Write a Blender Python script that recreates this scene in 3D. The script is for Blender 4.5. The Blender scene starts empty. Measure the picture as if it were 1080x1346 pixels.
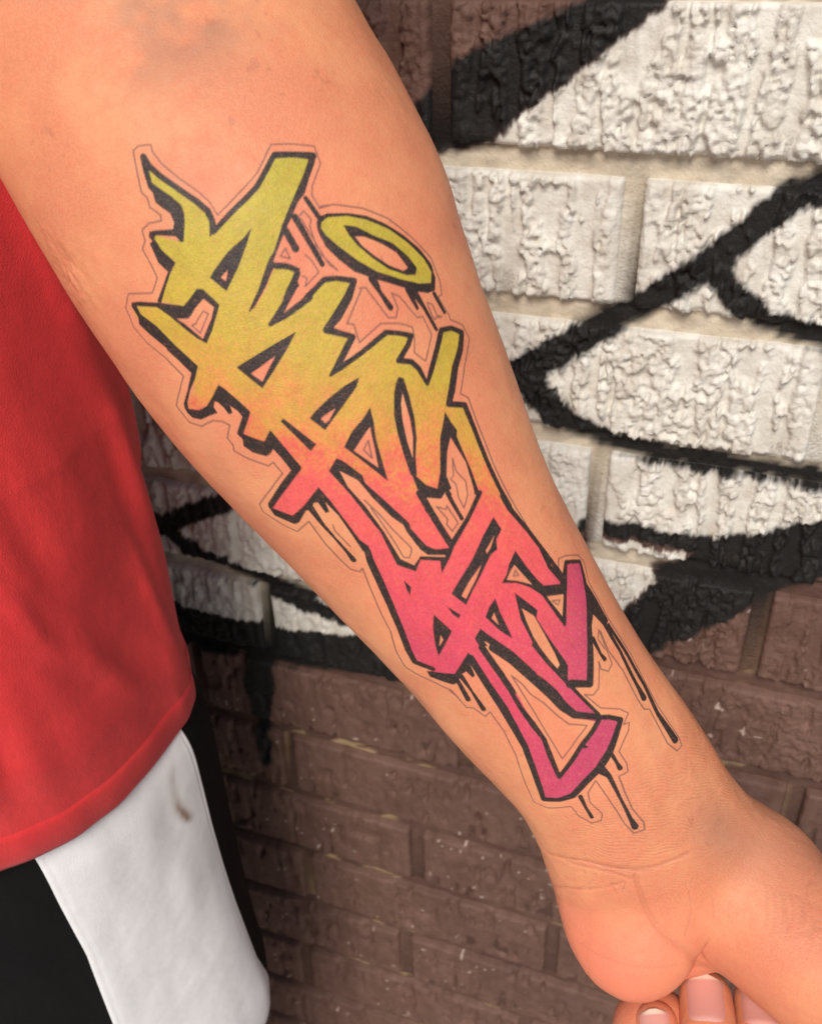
import bpy, math
import numpy as np
from mathutils import Matrix, Vector

# =====================================================================  camera, sky, sun, exposure
SC = bpy.context.scene
DATA = {
 'cam': {"F":[-0.305166,0.771719,-0.557964],"R":[0.937227,0.347214,-0.032364],"U":[-0.168757,0.532816,0.829234],"f":1294.63},
 'front': [0.3572,-0.7836,0.5084],
 'wall': {"D":0.4284,"z0":1.1983},
 'arm': {"c":[[-0.275,0.3,1.52],[-0.245,0.303,1.44],[-0.226,0.306,1.36],[-0.216,0.307,1.29],[-0.2122,0.30519,1.21107],[-0.18908,0.29141,1.18474],[-0.1675,0.28023,1.16105],[-0.14627,0.26987,1.13512],[-0.12669,0.26023,1.10929],[-0.10823,0.25377,1.08667],[-0.08722,0.24768,1.06137],[-0.06728,0.24365,1.03772],[-0.04628,0.23903,1.01269],[-0.02973,0.23709,0.99378],[-0.01905,0.23487,0.9795],[-0.01139,0.23226,0.96631],[-0.00285,0.23117,0.95477],[0.00932,0.23134,0.94117],[0.02046,0.23192,0.92693]],"a":[0.06,0.06,0.059,0.059,0.06388,0.06358,0.06267,0.0599,0.05414,0.04813,0.04154,0.03767,0.03471,0.03355,0.03418,0.036,0.03923,0.04382,0.04221],"bf":[0.0552,0.0552,0.05428,0.05428,0.05238,0.05086,0.05013,0.04792,0.04331,0.03802,0.03199,0.02825,0.02499,0.02348,0.02324,0.02304,0.02197,0.01928,0.01351],"bb":[0.057,0.057,0.05605,0.05605,0.05749,0.05468,0.05264,0.05032,0.04548,0.04043,0.03407,0.03014,0.02638,0.02415,0.02324,0.02232,0.02275,0.02279,0.02111],"e1":[[0.83102,0.50194,0.23973],[0.83102,0.50194,0.23973],[0.83102,0.50194,0.23973],[0.83102,0.50194,0.23973],[0.83102,0.50194,0.23973],[0.79101,0.53167,0.30272],[0.76084,0.54994,0.3445],[0.74179,0.56005,0.36891],[0.72849,0.56654,0.38515],[0.70447,0.57719,0.41301],[0.68513,0.58486,0.43421],[0.65905,0.59408,0.46122],[0.68886,0.58344,0.4302],[0.69519,0.58096,0.42331],[0.72167,0.56969,0.39324],[0.73922,0.56134,0.37209],[0.74546,0.55818,0.36431],[0.7511,0.55524,0.35715],[0.79101,0.53167,0.30272]],"pads":[{"c":[-0.00838,0.21483,0.94504],"ax":[[0.12799,-0.80914,-0.57351],[-0.99152,-0.11749,-0.05553],[-0.02245,0.57575,-0.81732]],"r":[0.0288,0.0236,0.0135],"k":0.008},{"c":[0.04179,0.22731,0.94114],"ax":[[0.89389,-0.41016,-0.18091],[-0.435,-0.69611,-0.57115],[0.10833,0.58924,-0.80066]],"r":[0.084,0.0255,0.0215],"k":0.01},{"c":[0.08608,0.23037,0.9086],"ax":[[0.87549,-0.4731,-0.0985],[-0.4378,-0.69022,-0.57613],[0.20458,0.54752,-0.8114]],"r":[0.05,0.024,0.022],"k":0.01}]},
 's0': 0.3552,
 'ink': [["C",768,339,773,365,786,408,803,450,821,499,831,536,830,566,811,597,842,583,884,565,927,547,957,528,994,494,1003,489,1040,507,1077,531,1052,570,1017,607,980,641,954,670,924,700,893,737,840,784,802,812,820,809,861,781,893,748,913,758,930,780,911,805,883,834,827,869,868,868,914,862,927,854,979,834,1003,847,1040,869,1028,885,987,917,930,951,953,976,977,998,958,1009,921,1031,888,1056,922,1049,978,1043,1017,1034,1060,1028,1093,1047,1120,1068,1101,1085,1058,1112,1085,1132,1097,1158,1099,1207,1121,1188,1177,1131,1220,1090,1260,1101,1296,1124,1264,1165,1212,1205,1154,1271,1132,1288,1159,1301,1187,1317,1182,1358,1178,1443,1173,1540,1165,1606,1167,1646,1188,1730,1208,1833,1223,1937,1282,1903,1374,1942,1344,1984,1300,2037,1220,2106,1140,2180,1059,2253,988,2213,999,2275,1009,2338,1009,2354,1090,2401,1038,2425,951,2458,918,2472,814,2506,701,2525,620,2528,535,2517,579,2460,630,2389,679,2299,693,2216,701,2156,714,2058,728,1948,727,1944,679,1969,595,1998,521,1931,483,1880,530,1799,582,1718,626,1642,657,1564,659,1536,664,1532,680,1456,681,1387,684,1300,617,1319,525,1341,486,1282,488,1269,582,1247,675,1219,672,1217,671,1149,670,1099,631,1121,580,1084,582,1066,655,1030,638,974,622,929,578,948,517,954,483,926,547,902,597,862,586,808,566,759,544,701,520,651,531,622,602,671,633,741,663,810,744,755,719,696,670,713,617,665,669,629,705,607,691,555,690,510,744,569,766,544,783,517,782,472,763,431,754,402,762,358],
["S",770,336,6.5,770,363,7.0,780,400,6.5,799,448,6.2,820,501,6.8,831,538,7.0,829,566,6.8,819,592,5.0],
["B",806,599,822,566,834,564,832,588],
["S",819,592,5.5,863,575,6.0,902,560,6.0,937,544,6.0,965,521,6.0,994,495,6.0,1003,490,6.0],
["S",1003,490,7.5,1039,508,6.5,1078,532,8.5],
["B",1069,532,1084,537,1074,552,1046,583,1021,614,998,627,974,652,951,673,931,693,901,727,895,744,859,780,818,808,800,814,801,809,844,775,893,721,907,710,944,663,977,628,1005,601,1045,560],
["S",769,337,6.5,759,372,6.5,751,406,5.5],
["B",753,393,766,427,779,459,788,490,785,513,773,538,750,573,743,569,741,551,701,521,693,523,693,557,707,606,679,622,616,669,607,660,647,635,677,614,668,580,674,536,675,528,684,527,683,511,692,503,707,510,744,532,754,520,757,494,747,470,741,452,747,428,744,409],
["B",532,617,559,630,613,666,666,709,689,703,719,692,731,700,747,757,730,774,696,804,666,823,651,800,634,758,616,708,598,671,542,634,528,635],
["K",720,723,732,756,709,778,664,808,653,778,642,748,630,726,658,743,669,741,689,731],
["T",704,749,711,762,666,792,657,763,669,765,684,757,704,749],
["B",532,617,542,634,539,656,564,707,575,749,583,780,555,779,542,748,528,716,514,675,525,660,525,624],
["B",573,751,591,802,608,858,576,881,538,897,497,920,488,932,519,952,554,954,591,943,628,927,636,943,651,993,660,1030,638,1045,597,1067,622,1098,638,1113,676,1096,679,1141,682,1219,618,1238,494,1265,479,1262,580,1233,648,1215,648,1175,645,1142,630,1149,611,1149,581,1122,569,1094,582,1078,578,1058,630,1029,629,1010,619,989,611,1008,598,1005,598,985,593,965,585,957,570,968,569,986,539,980,501,975,476,958,471,940,474,925,483,914,529,893,577,863,564,814,550,776],
["B",898,735,920,753,938,779,934,793,921,807,921,818,893,841,863,862,827,870,826,863,874,834,898,807,924,782,914,767,892,750],
["K",917,818,895,837,875,853,882,856,919,851,912,834],
["S",828,867,4.5,868,867,6.5,910,860,7.0,928,856,7.5],
["S",925,853,7.0,951,843,5.5,976,834,6.0,1004,846,5.5,1040,872,6.5,1010,902,9.5,966,932,10.5,930,950,8.0,954,975,6.5,977,998,6.5,958,1010,7.5,925,1034,7.0,892,1054,3.0],
["B",892,631,869,660,826,703,778,738,760,686,773,678,827,653,868,643],
["K",805,693,789,715,782,701],
["B",872,916,827,947,778,973,727,996,699,915,740,915,802,915],
["K",800,943,738,981,723,949],
["B",942,1098,927,1115,874,1143,804,1172,788,1124,806,1117,860,1104,903,1098],
["K",859,1136,828,1155,815,1156,812,1139],
["B",717,1090,729,1089,745,1139,761,1191,736,1200,727,1145],
["S",890,1056,3.0,921,1051,6.0,977,1045,5.5,1014,1038,6.0,1059,1029,6.0,1092,1048,5.5,1119,1068,6.5,1101,1085,6.0,1055,1111,6.5,1086,1131,6.5,1097,1158,6.5,1100,1207,4.5],
["S",1102,1206,4.0,1129,1180,6.0,1180,1132,6.5,1220,1093,6.5,1260,1101,6.0,1295,1126,7.0,1258,1169,8.0,1212,1205,8.5,1166,1258,8.5,1135,1289,7.0,1185,1316,7.0,1180,1401,6.0,1172,1490,6.0,1169,1582,6.0,1171,1641,7.0],
["B",928,1181,916,1222,904,1250,886,1317,866,1385,856,1351,838,1293,820,1237,861,1212,895,1200],
["K",903,1227,886,1282,865,1337,836,1260],
["T",883,1256,859,1272,865,1305,883,1256],
["B",1034,1149,1044,1160,1035,1209,1017,1272,994,1322,964,1366,938,1414,924,1405,939,1338,953,1284,971,1233,1000,1183,1020,1159],
["K",1022,1193,1005,1265,985,1316,954,1367,965,1316,986,1254,1004,1216],
["B",1112,1301,1113,1337,1120,1366,1109,1382,1102,1487,1089,1556,1022,1587,960,1552,904,1517,917,1458,930,1390,936,1416,947,1451,970,1478,1005,1442,1057,1358,1090,1325],
["K",1088,1374,1097,1460,1079,1532,1073,1548,1026,1580,968,1547,916,1515,926,1483,965,1508,989,1498,1010,1501,1017,1461,1058,1402],
["S",994,1488,5.0,993,1562,4.5],
["T",1062,1429,1037,1472,1023,1476,1030,1499,1016,1530,1013,1567,1048,1541,1065,1506,1052,1467,1062,1429],
["K",925,1480,964,1509,991,1512,1078,1557,986,1603,924,1632,926,1594,922,1500],
["S",919,1459,7.0,916,1529,7.0,913,1637,7.0,1004,1600,5.5,1090,1557,6.0],
["S",990,1505,5.0,988,1590,4.5],
["T",939,1520,959,1542,968,1534,970,1594,940,1605,936,1580,948,1568,939,1520],
["B",937,1477,977,1501,962,1507,945,1495],
["S",670,1220,7.5,597,1241,7.0,494,1266,7.5],
["B",488,1262,491,1279,537,1324,603,1316,685,1294,687,1346,684,1410,679,1483,690,1514,667,1537,660,1514,668,1460,676,1392,670,1340,660,1369,646,1367,649,1329,636,1325,611,1337,594,1332,539,1350,516,1348,469,1297,477,1265],
["S",615,1331,7.5,608,1392,4.5,608,1442,3.2,608,1492,4.2,606,1523,7.0],
["T",637,1407,628,1423,633,1486],
["B",784,1252,794,1266,815,1331,809,1354,826,1424,844,1501,847,1516,842,1533,850,1597,867,1621,907,1641,935,1632,892,1663,836,1690,858,1657,807,1623,768,1644,729,1600,754,1496,752,1427,751,1359,743,1271],
["K",769,1286,796,1336,798,1360,801,1402,814,1476,829,1512,825,1536,827,1598,837,1623,881,1650,880,1656,814,1614,777,1627,752,1590,765,1501,767,1409,760,1337],
["T",776,1394,788,1454,792,1504,806,1578,800,1589,779,1601,765,1590,772,1546,777,1468,778,1422],
["B",712,1647,716,1676,693,1694,695,1679],
["S",674,1523,6.5,658,1550,7.5,632,1616,8.5,599,1688,8.0,558,1762,8.5,505,1838,9.0,483,1882,8.0,539,1929,7.0],
["S",513,1941,7.5,589,1998,8.0],
["B",502,1926,534,1940,617,1978,728,1939,733,1963,729,2042,719,2117,723,2138,692,2124,702,2061,706,1982,704,1972,690,2015,673,2017,668,1990,647,1991,593,2010,572,2008,494,1950],
["B",718,1779,732,1852,673,1877,611,1900,637,1861,680,1811],
["K",684,1844,680,1861,645,1873],
["B",779,1778,799,1825,785,1829,777,1810],
["B",1090,1638,1092,1683,1053,1699,1036,1724,1004,1726,919,1766,838,1808,820,1755,887,1728,950,1701,1018,1667],
["K",959,1733,912,1761,851,1792,844,1777,906,1749],
["K",1058,1684,1019,1708,995,1716,999,1706,1024,1697],
["B",929,1844,915,1889,899,1986,879,1939,866,1876,899,1854],
["K",899,1880,888,1922,881,1890],
["B",1094,1761,1099,1825,1107,1874,1118,1909,1203,1948,1231,1952,1166,2005,1107,2059,1098,2039,1093,1985,1088,1929,1064,1886,1029,1847,980,1817,1014,1804,1041,1784],
["K",1060,1795,1068,1836,1078,1882,1034,1841,1002,1818,1035,1802],
["K",1104,1944,1178,1976,1118,2028,1109,1979],
["T",1051,1811,1052,1830,1032,1822,1051,1811],
["T",1114,1967,1148,1982,1128,1990,1114,1967],
["B",1000,1867,1026,1930,1038,1960,1016,1977,1016,2058,1023,2142,1022,2163,975,2213,972,2186,963,2086,950,2034,962,1950],
["K",989,1922,1013,1968,1008,2032,1002,2108,993,2147,974,2151,964,2073,965,2021,976,1967],
["B",826,1896,834,1922,875,2022,900,2122,889,2137,843,2041,812,1948,806,2020,795,2076,792,2144,765,2131,772,2016,785,1912],
["K",808,1937,814,1945,846,2037,881,2125,887,2203,800,2156,803,2072,807,2008],
["K",799,1952,831,1979,849,2045,869,2108,888,2170,899,2235,909,2299,979,2357,896,2383,809,2412,708,2447,755,2353,771,2250,784,2179,796,2108,797,2030],
["S",824,1971,11.5,853,2039,10.5,874,2113,10.5,892,2165,12.0,905,2211,12.5,910,2258,11.0,926,2301,9.5,1005,2353,8.0],
["S",952,2043,6.0,959,2113,5.5,974,2184,5.0,994,2271,4.5,1010,2343,5.0],
["S",998,2359,6.5,877,2397,6.0,790,2427,6.0,700,2454,5.5],
["S",698,2455,6.0,737,2370,7.0,763,2317,6.0,765,2255,7.5,766,2193,6.0,778,2106,5.0,780,2029,6.0,785,1948,7.0],
["T",816,2084,831,2126,835,2170,858,2217,872,2273,888,2316,940,2351,846,2381,771,2402,785,2334,803,2227,812,2132,816,2084],
["S",721,1957,8.5,709,2064,9.0,702,2161,10.5,684,2245,9.5,666,2310,8.5,622,2386,8.5,574,2459,8.5,539,2508,7.5,617,2530,6.5,692,2535,8.5,788,2511,9.0,873,2495,9.5,943,2466,9.0,1020,2432,8.0,1080,2404,7.0,1040,2372,6.5,1003,2354,6.5],
["B",882,2392,894,2414,877,2413,866,2399],
["S",720,2550,6.0,708,2597,3.8,706,2635,5.0],
["S",874,2504,11.5,884,2535,6.0,867,2624,3.8,859,2696,5.0,860,2729,8.5],
["S",947,2473,5.0,941,2511,4.2,938,2530,6.5],
["S",606,2003,5.0,586,2078,6.5],
["S",634,1998,6.0,628,2061,3.2,619,2132,6.5],
["S",681,1978,5.0,680,2014,4.5],
["S",1201,1944,5.5,1282,1903,5.5,1376,1940,5.0,1344,1984,5.5,1293,2041,6.0,1220,2106,7.5,1140,2180,8.5,1059,2253,8.5,986,2214,9.5],
["S",1282,1903,5.0,1238,1937,3.5,1182,1982,4.5,1107,2054,4.0],
["B",1336,2002,1344,2048,1347,2145,1301,2156,1270,2094,1235,2113,1205,2113,1266,2057],
["S",1309,2144,6.0,1304,2238,4.5,1274,2357,5.0,1262,2406,8.0],
["S",1331,2156,4.5,1340,2266,5.0,1320,2378,5.0,1277,2478,5.5,1264,2585,9.0],
["S",1195,2150,6.0,1188,2202,3.8,1192,2222,6.0],
["S",1202,1801,5.5,1189,1875,5.5,1208,1944,6.0],
["S",1165,1603,6.5,1166,1647,6.5,1188,1731,5.5,1207,1834,5.5,1222,1938,6.5],
["B",1027,684,1048,685,1096,707,1135,731,1177,769,1219,818,1252,866,1274,916,1273,955,1256,986,1228,986,1187,967,1139,931,1087,889,1049,850,1027,806,1011,760,1010,716,1016,694],
["C",1026,700,1044,695,1089,712,1131,741,1181,787,1222,841,1253,894,1265,936,1250,963,1209,952,1157,920,1104,877,1069,829,1040,775,1023,734,1020,713],
["B",1072,730,1100,747,1133,787,1176,825,1206,874,1220,911,1207,927,1178,917,1136,884,1108,843,1084,795,1074,758],
["K",1087,770,1108,780,1144,814,1176,853,1192,902,1175,904,1141,875,1112,833,1094,798],
["S",1085,888,9.0,1090,931,4.5,1099,976,7.0],
["S",1181,958,9.0,1196,1018,4.5,1204,1085,4.5],
["S",1167,953,6.5,1173,1010,4.0],
["S",1248,992,4.5,1259,1053,4.0],
["S",1018,626,5.0,1026,685,5.5],
["S",978,657,7.0,982,725,6.0,987,797,5.5],
["S",947,676,7.0,949,731,7.5],
["T",757,310,772,306,797,319,793,337,797,376,813,429,834,483,844,520,845,560,874,550,913,532,951,513,980,486,1006,461,1043,479,1092,510,1087,558,1044,605,1034,627,1037,661,1057,666],
["T",757,310,741,359,725,410,730,430,724,454,736,485,731,498,700,485,676,489,669,515,650,528,648,573,644,610,609,634,540,595,503,617,496,650,489,670,500,725,532,794],
["T",532,794,548,857,504,880,449,905,449,930,450,962,483,989,537,995,564,1011,577,1029,538,1054,539,1077,527,1090,550,1126,594,1173,616,1172,618,1210,543,1229,449,1248,434,1271,467,1333,501,1370,574,1362],
["T",574,1362,560,1442,560,1507,567,1543,592,1563,612,1558,567,1640,529,1708,502,1760],
["T",502,1760,436,1830,407,1885,443,1928,485,1967,543,2022,548,2070],
["T",534,2019,545,2052,549,2100,581,2114,602,2158,638,2151,631,2234,597,2321,517,2429,467,2510,526,2546,648,2568,651,2611,689,2655,738,2660,759,2640,741,2584,762,2550,826,2525,823,2619,825,2704,843,2747,890,2753,899,2729,886,2672,897,2609,913,2553,957,2554,974,2530,979,2483,1079,2448,1106,2430,1077,2423,1132,2404,1108,2375,1036,2333,1011,2269,1042,2287,1083,2280,1157,2216],
["T",1157,2216,1144,2238,1173,2259,1215,2250,1226,2219,1253,2141,1219,2161,1224,2198],
["T",1198,1806,1223,1900,1251,1876,1297,1885,1390,1921,1410,1951,1356,2010,1356,2076,1355,2141,1364,2209,1368,2277,1342,2368,1310,2461,1295,2591,1280,2615,1231,2615,1209,2574,1250,2448,1220,2433,1224,2387,1249,2293,1238,2211,1258,2150],
["T",1270,1078,1312,1108,1318,1152,1247,1219,1189,1281,1210,1303,1203,1368,1198,1442,1191,1517,1191,1618,1195,1679,1197,1741,1198,1806],
["T",1037,665,1070,670,1134,709,1193,761,1241,830,1281,901,1286,969,1274,1005,1257,1006,1272,1067,1270,1078,1312,1108],
["T",989,660,1001,653,1008,682,999,696,990,762,1014,829,1001,806,994,737,988,668],
["T",930,717,914,729,929,747,930,717],
["T",962,756,969,777,972,811,931,827,943,810,936,800],
["T",1045,896,1059,900,1082,998,1101,1007,1118,987,1118,943,1136,962,1160,1032,1179,1037,1181,1092,1126,1149,1106,1113,1125,1079,1134,1049,1105,1025,1056,1002,985,1019,993,971,979,961,1048,900],
["T",1212,1008,1226,1018,1227,1058,1242,1060,1230,1053,1211,1058,1210,1012],
["W",126,2702,4.0,265,2743,4.0,374,2751,4.0,489,2765,4.0,580,2785,4.0,641,2808,4.0,722,2840,4.0,796,2868,4.0,894,2895,4.0,1014,2907,4.0],
["W",104,2914,2.6,346,2879,2.6,478,2885,2.6,613,2892,2.6,714,2892,2.6],
["W",771,2886,6.0,757,2960,6.0,743,3028,6.0,756,3089,6.0,785,3150,6.0,809,3207,6.0,807,3333,6.0],
["W",424,2769,3.0,595,2813,3.0,679,2846,3.0,752,2892,3.0],
["V",126,2715,1.3,259,2747,1.3,372,2754,1.3,489,2765,1.3,580,2785,1.3,640,2810,1.3,721,2843,1.3,793,2873,1.3,854,2895,1.3],
["V",104,2914,1.0,346,2879,1.0,424,2884,1.0,478,2885,1.0],
["V",424,2884,0.9,501,2871,0.9,572,2854,0.9],
["V",652,2882,0.9,688,2904,0.9,718,2939,0.9],
["V",650,2869,0.9,661,2929,0.9],
["V",721,2894,0.9,688,2923,0.9],
["V",389,3074,1.0,565,3124,1.0,696,3177,1.0,772,3218,1.0],
["V",452,3155,0.8,284,3405,0.8,520,3405,0.8],
["V",1128,3134,0.8,1036,3181,0.8,978,3222,0.8],
["V",1125,3145,0.8,1047,3188,0.8,978,3235,0.8],
["V",1124,3155,0.8,1056,3194,0.8,996,3230,0.8],
["V",1122,3166,0.8,1058,3195,0.8,994,3243,0.8],
["V",1119,3175,0.8,1067,3203,0.8,1004,3236,0.8],
["V",1119,3185,0.8,1075,3210,0.8,1002,3249,0.8],
["V",1116,3195,0.8,1718,3463,0.8,1018,3246,0.8],
["V",1114,3204,0.8,1085,3220,0.8,1015,3259,0.8],
["V",1113,3214,0.8,1093,3229,0.8,1025,3254,0.8],
["V",1289,3209,1.0,1160,3192,1.0,1826,3471,1.0],
["V",1200,3192,1.0,1113,3198,1.0,1049,3228,1.0],
["V",923,3028,0.9,880,3109,0.9,820,3158,0.9],
["V",978,3088,0.9,914,3171,0.9],
["V",1004,3122,0.8,943,3186,0.8]],
 'grad': [[0.56057,0.40897,-0.16653,0.01406,-0.00461,-340.98208],[-0.30276,0.45549,0.07069,-0.00907,-0.0463,272.66388]],
 'paint': {"white":[[[-125,1142],[-116,1153],[-106,1159],[-90,1171],[-74,1184],[-57,1197],[-51,1209],[-29,1246],[85,1243],[149,1047],[51,995],[41,979],[29,966],[16,958],[-9,955],[-59,954],[-71,952],[-143,877],[-209,836],[-258,829],[-304,828],[-342,828],[-394,826],[-462,837],[-702,855],[-658,1062],[-444,1129],[-256,1135],[-155,1136],[-146,1137]]],"black":[[[-155,1134],[-145,1137],[-125,1142],[-116,1153],[-106,1159],[-90,1171],[-74,1184],[-57,1197],[-54,1209],[-79,1204],[-96,1195],[-112,1189],[-134,1181],[-146,1171],[-162,1156],[-170,1137]],[[-36,917],[-18,933],[-7,943],[16,959],[41,978],[61,997],[149,1047],[158,1020],[69,957],[32,931],[2,902],[-23,879],[-37,864],[-52,862],[-62,886],[-44,899]],[[-702,855],[-462,837],[-394,826],[-342,828],[-304,828],[-258,829],[-209,836],[-143,877],[-75,951],[-52,862],[-95,842],[-164,806],[-206,801],[-240,794],[-280,791],[-340,790],[-437,787],[-737,789]],[[-296,794],[-278,795],[-275,775],[-287,726],[-288,690],[-296,683],[-299,703],[-298,746],[-302,767]],[[-40,927],[-17,943],[8,952],[13,917],[-23,879],[-48,885],[-48,897],[-40,910],[-31,922]]],"strokes":[[[24,1140,12.9],[12,1133,13.3],[-1,1126,13.0],[-13,1113,12.2],[-23,1101,14.0],[-42,1086,13.3],[-58,1072,13.2],[-75,1061,13.7],[-88,1051,14.9],[-103,1039,16.3],[-113,1032,14.1]],[[-107,1037,13.9],[-100,1024,17.7],[-88,1012,15.4],[-70,1004,13.0],[-51,1001,12.1],[-33,999,11.1],[-4,999,11.0],[24,999,10.8],[50,999,12.3]],[[-25,1096,10.2],[-16,1084,13.2],[-2,1075,12.7],[11,1071,12.0],[27,1068,12.0]],[[-72,952,7.7],[-59,952,10.6],[-31,952,10.4],[-5,951,12.2],[20,957,16.5],[43,969,19.4]],[[-283,927,13.9],[-297,919,14.2],[-318,909,14.7],[-340,895,14.0],[-370,880,13.4]],[[-346,895,15.3],[-331,884,14.2],[-317,876,13.0],[-297,871,11.7],[-273,863,12.9],[-250,856,15.5],[-229,851,14.2],[-203,848,12.8],[-173,850,11.3]]],"cream":[[[-66,944],[-38,945],[-17,945],[-18,938],[-33,932],[-42,917],[-56,912],[-69,930]],[[-63,928],[-38,930],[-31,924],[-40,911],[-48,898],[-63,903]]]},
 'joints': {"0":-0.149,"1":-0.062,"2":0.033,"3":-0.067,"4":0.023,"5":-0.075,"6":0.062,"7":-0.2746,"8":-0.176,"9":-0.2715,"10":-0.19,"11":-0.2873},
 'heel': [[0.0055,0.2035,0.8958,0.015],[0.01,0.2032,0.884,0.0165],[0.0204,0.2034,0.8606,0.017]],
 'hand_front': [-0.0645,-0.5347,0.8426],
 'fingers': [[[0.0054,0.2005,0.906,0.0076],[0.0076,0.1946,0.9038,0.0082],[0.01,0.1866,0.9022,0.0086],[0.0154,0.1773,0.8882,0.0092],[0.0279,0.1814,0.8548,0.0098],[0.0303,0.209,0.8325,0.0105],[0.017,0.2237,0.8422,0.01]],[[0.0203,0.2132,0.91,0.0091],[0.0217,0.2066,0.9092,0.0095],[0.0239,0.195,0.908,0.0099],[0.0291,0.1818,0.8941,0.0104],[0.0417,0.1856,0.8566,0.0108],[0.0479,0.2153,0.8262,0.0112],[0.0346,0.233,0.8365,0.011]],[[0.0384,0.2201,0.9061,0.0089],[0.0399,0.2121,0.9049,0.0094],[0.0418,0.2007,0.9043,0.0099],[0.0467,0.1881,0.8914,0.0104],[0.0597,0.1914,0.8549,0.0108],[0.0676,0.2226,0.8255,0.0112],[0.0519,0.2394,0.8359,0.011]],[[0.0557,0.2282,0.9007,0.0084],[0.0576,0.2185,0.9006,0.0092],[0.06,0.2067,0.8973,0.0097],[0.0643,0.1954,0.8865,0.0102],[0.0776,0.1999,0.8531,0.0106],[0.0853,0.2309,0.8273,0.011],[0.0693,0.2459,0.8353,0.011]]],
 'cloth': {"shirt":[[0.8867,0.1846],[0.8996,0.1856],[0.9286,0.1859],[0.9812,0.1844],[1.0241,0.1831],[1.0536,0.1821]],"leg":[[0.8883,0.1316],[0.8665,0.1341],[0.8245,0.1344],[0.765,0.1352],[0.6908,0.138],[0.6295,0.1432],[0.6039,0.1379],[0.5352,0.1128]],"leg_c":[-0.375,0.285],"panel_l":[[0.8756,-0.7034],[0.837,-0.6879],[0.7897,-0.6625],[0.7275,-0.6673]],"panel_r":[[0.9027,0.0622],[0.8516,0.0603],[0.7904,0.0914],[0.7319,0.0998],[0.6717,0.1433]]},
}

CAM_Z = 1.25
CAMD = DATA['cam']
cam_data = bpy.data.cameras.new('camera'); cam = bpy.data.objects.new('camera', cam_data)
SC.collection.objects.link(cam); SC.camera = cam
R_, U_, F_ = (Vector(CAMD[k]) for k in 'RUF')
m3 = Matrix((R_, U_, -F_)).transposed()
cam.matrix_world = Matrix.Translation((0, 0, CAM_Z)) @ m3.to_4x4()
cam_data.sensor_fit = 'HORIZONTAL'; cam_data.sensor_width = 36.0
cam_data.lens = 36.0*CAMD['f']/1080.0
cam_data.clip_start = 0.01; cam_data.clip_end = 300
cam_data.dof.use_dof = True; cam_data.dof.focus_distance = 0.315; cam_data.dof.aperture_fstop = 29.0

SUN_EL, SUN_AZ = math.radians(46), math.radians(174)      # azimuth measured from +Y, clockwise
world = bpy.data.worlds.new('World'); SC.world = world; world.use_nodes = True
wn = world.node_tree.nodes; wl = world.node_tree.links
bg = wn['Background']; sky = wn.new('ShaderNodeTexSky'); sky.sky_type = 'NISHITA'
sky.sun_disc = False; sky.sun_elevation = SUN_EL; sky.sun_rotation = SUN_AZ
sky.air_density = 1.0; sky.dust_density = 2.0; sky.ozone_density = 1.0
wl.new(sky.outputs[0], bg.inputs[0]); bg.inputs[1].default_value = 0.085
sun_data = bpy.data.lights.new('sun', 'SUN'); sun = bpy.data.objects.new('sun', sun_data)
SC.collection.objects.link(sun)
sun_data.energy = 2.6; sun_data.angle = math.radians(26); sun_data.color = (1.0, 0.945, 0.865)
sd = Vector((math.sin(SUN_AZ)*math.cos(SUN_EL), math.cos(SUN_AZ)*math.cos(SUN_EL), math.sin(SUN_EL)))
sun.rotation_euler = (-sd).to_track_quat('-Z', 'Y').to_euler(); sun.location = (-1, -2, 4)
SC.view_settings.view_transform = 'Standard'; SC.view_settings.look = 'None'
SC.view_settings.exposure = 0.37; SC.view_settings.gamma = 1.0; SC.view_settings.use_curve_mapping = False

# =====================================================================  helpers
RNG = np.random.default_rng(7)
LAT = RNG.random((256, 256)).astype(np.float32)
def vnoise(x, y, seed=0):
    x = np.asarray(x, np.float32)+seed*17.31; y = np.asarray(y, np.float32)+seed*9.77
    xi = np.floor(x).astype(np.int32); yi = np.floor(y).astype(np.int32)
    fx = x-xi; fy = y-yi; fx = fx*fx*(3-2*fx); fy = fy*fy*(3-2*fy)
    a = LAT[yi & 255, xi & 255]; b = LAT[yi & 255, (xi+1) & 255]
    c = LAT[(yi+1) & 255, xi & 255]; d = LAT[(yi+1) & 255, (xi+1) & 255]
    return (a*(1-fx)+b*fx)*(1-fy)+(c*(1-fx)+d*fx)*fy
def fbm(x, y, seed=0, oct=3):
    r = 0; a = 0.5; t = 0
    for i in range(oct):
        r = r+a*vnoise(x*2**i, y*2**i, seed+i*3); t += a; a *= 0.5
    return r/t
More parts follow.
